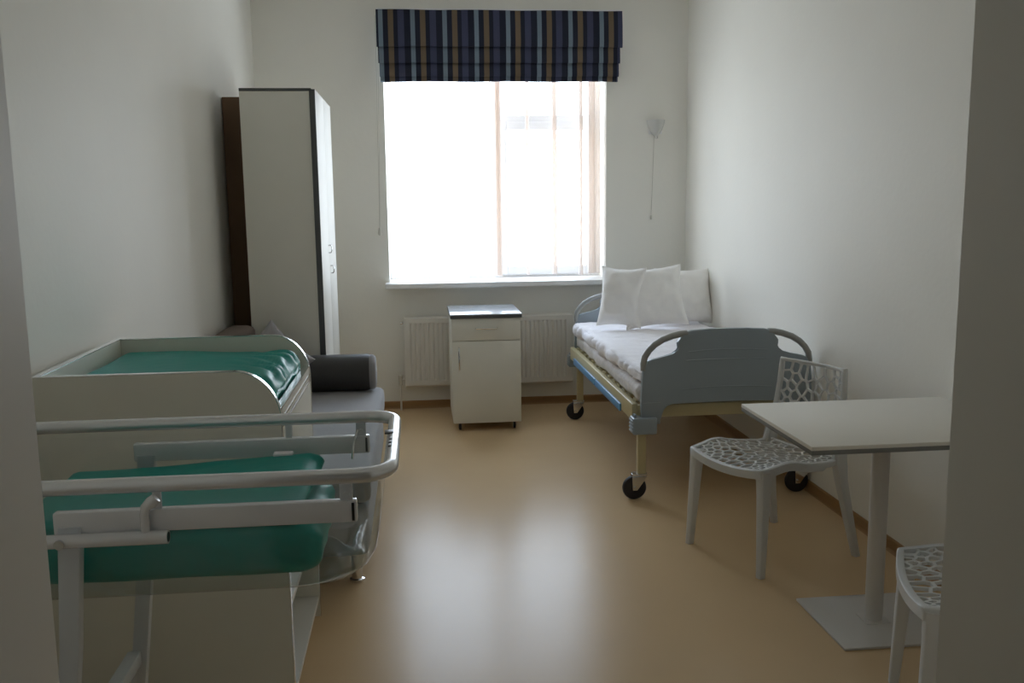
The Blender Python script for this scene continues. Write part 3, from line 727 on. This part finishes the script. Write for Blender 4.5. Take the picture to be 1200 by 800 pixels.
def gd(p, n):
    t = max(0, (p.x+.62)/.18); a = nz(p, 4, .012)
    cr_ = abs(math.sin((p.x*.8+p.y*1.0)*34+3*noise.noise(Vector((p.x*6, p.y*6, 0)))))
    return a+(.016*cr_*min(1, t) if n.z > .3 else .004*cr_)-.018*min(1, t)*(n.z > .3)
gm = tag(obj('changing_mat', soft(-1.025, -.422, 2.655, 3.325, .9185, 1.022, .04, 46, gd, 7), m_green, smooth=180), 'green vinyl changing mat with creases lying on the changing table', 'mat')

# ================================================================ CRIB
cb = thing('hospital_crib', 'pale grey tube-framed hospital bassinet with clear acrylic tub nearest the doorway', 'crib', (-.5, 1.97, 0))
lx0, lx1, ly0, ly1, lz = -.93, -.060, 1.722, 2.218, 1.012
path = []; R_ = .065
for (px, py, a0) in ((lx1-R_, ly1-R_, PI/2), (lx1-R_, ly0+R_, 0), (lx0+R_, ly0+R_, -PI/2), (lx0+R_, ly1-R_, -PI)):
    for k in range(9):
        a = a0-PI/2*k/8; path.append((px+R_*math.cos(a), py+R_*math.sin(a), lz))
obj('top_rail', tube(B(), path, .0148, 16, closed=True), m_rail, cb, smooth=80)
bm = B(); box(bm, lx1-.0185, lx1+.0, 1.985, 2.012, lz+.012, lz+.0162, .001); 
tr_ = bpy.data.objects['top_rail']
obj('sticker', bm, m_edge, tr_, label='small dark sticker')
bm = B()
for k in range(3): box(bm, lx1-.008, lx1-.002, 1.875+k*.028, 1.893+k*.028, lz+.0125, lz+.0158, .0005)
obj('print_mark', bm, m_edge, tr_, label='small dark print marks')
bz0, bz1 = .924, .967
def flat_bar(y, nm):
    bm = B(); bx0_ = -.675; bx1_ = -.124
    t = B(); box(t, bx0_, bx1_, y-.011, y+.011, bz0, bz1, .004); join(bm, t)
    o = obj('side_bar', bm, m_metal_w, cb)
    obj('end_opening', box(B(), bx1_-.010, bx1_-.005, y-.0118, y+.0118, bz0+.004, bz1-.004), m_black, o, label='black end insert')
    return o
fb = flat_bar(1.722, 1); rbv = flat_bar(2.218, 2)
for y in (1.722, 2.218):
    bm = B(); loft(bm, [rsec((cx_, y-.003, z_), (1, 0, 0), (0, 1, 0), wx_, .026, .2) for cx_, z_, wx_ in ((-.735, .095, .034), (-.664, .70, .036), (-.646, .94, .040))]); obj('leg', bm, m_metal_b, cb)
    bm = B(); box(bm, -.156, -.132, y-.006, y+.006, .955, 1.0, .002); tube(bm, [(-.144, y-.0135, .978), (-.144, y+.0135, .978)], .006, 10); obj('rail_clip', bm, m_metal_b, cb)
    bm = B(); xq = -.49 if y < 2 else -.315; box(bm, xq-.008, xq+.008, y-.004, y+.004, .955, 1.0, .002); obj('rail_clip', bm, m_metal_w, cb)
# lower hand tube with its hook and bolt
bm = B(); tube(bm, [(-.90, 1.698, .918), (-.468, 1.698, .918)], .0130, 14); lt = obj('hand_tube', bm, m_metal_w, cb, smooth=50)
obj('end_opening', lathe(B(), [(.0092, 0), (.0092, .0012)], (-.4685, 1.698, .918), 'X', 14), m_black, lt, label='black open tube end')
bm = B(); tube(bm, [(-.508, 1.700, .915), (-.508, 1.698, .962), (-.505, 1.698, .976), (-.495, 1.700, .984), (-.486, 1.702, .992)], [.0085, .0085, .009, .012, .010], 10); obj('hook', bm, m_metal_w, cb, smooth=60)
obj('bolt', lathe(B(), [(.009, -.008), (.009, -.003), (.006, 0)], (-.655, 1.686, .918), 'Y', 12), m_chrome, cb)
bm = B()
tube(bm, [(-.150, 2.203, .985), (-.160, 2.200, .955), (-.166, 2.195, .915)], .003, 8); obj('wire_clip', bm, m_chrome, cb)
# crossbars between the legs and the rolling base
obj('cross_bar', box(B(), -.722, -.690, 1.735, 2.205, .42, .455, .004), m_metal_b, cb)
for y in (1.722, 2.218):
    obj('base_bar', box(B(), -.95, -.20, y-.018, y+.018, .06, .095, .004), m_metal_b, cb)
    for xx in (-.92, -.23):
        bm = B(); lathe(bm, [(.006, -.011), (.026, -.010), (.030, 0), (.026, .010), (.006, .011)], (xx, y, .030), 'Y', 18); cs = obj('caster', bm, m_rubber, cb)
        bm = B(); box(bm, xx-.010, xx+.010, y-.016, y-.012, .02, .062); box(bm, xx-.010, xx+.010, y+.012, y+.016, .02, .062); box(bm, xx-.014, xx+.014, y-.016, y+.016, .057, .062); obj('fork', bm, m_chrome, cs)
# clear tub
def tub_sec(z, ins, rad):
    X0, X1, Y0, Y1 = lx0+.02+ins, lx1-.018-ins*1.0, ly0+.020+ins*.35, ly1-.020-ins*.35; out = []
    for (px, py, a0) in ((X1-rad, Y1-rad, 0), (X0+rad, Y1-rad, PI/2), (X0+rad, Y0+rad, PI), (X1-rad, Y0+rad, 1.5*PI)):
        for k in range(9):
            a = a0+PI/2*k/8; out.append(Vector((px+rad*math.cos(a), py+rad*math.sin(a), z)))
    return out
secs = [tub_sec(1.0, -.006, .06), tub_sec(.992, 0, .06), tub_sec(.94, .003, .06), tub_sec(.88, .009, .06), tub_sec(.835, .018, .065), tub_sec(.805, .034, .07), tub_sec(.785, .060, .075), tub_sec(.774, .10, .08), tub_sec(.770, .14, .08)]
bm = B(); rings = [[bm.verts.new(p) for p in s] for s in secs]
for A, D in zip(rings, rings[1:]):
    for j in range(len(A)): bm.faces.new((A[j], A[(j+1) % len(A)], D[(j+1) % len(A)], D[j]))
bm.faces.new(rings[-1])
obj('acrylic_tub', bm, m_acryl, cb, smooth=60, label='clear scratched acrylic tub')
def cd(p, n):
    e = max(0, (p.x+.30)/.1); return nz(p, 5, .006)+.006*e*abs(math.sin(p.z*70+p.y*30))*(n.x > .3)
cm = thing('crib_mattress', 'dark green vinyl mattress lying inside the acrylic crib tub', 'mattress', (-.5, 1.97, .775))
obj('mattress_body', soft(-.835, -.205, 1.782, 2.165, .788, .895, .045, 40, cd, 8), m_green, cm, smooth=180)
def bev_top(p, n): return nz(p, 6, .006)+(max(0, p.x+.75)*.055*(p.y-1.7)*2 if n.z > .3 else 0)
obj('mattress_cover', soft(-.80, -.248, 1.80, 2.172, .889, .916, .015, 40, bev_top, 5), m_green, cm, smooth=180)
obj('care_tag', box(B(), -.345, -.300, 2.150, 2.176, .938, .946, .003), m_sheet, cm, label='small white tag')
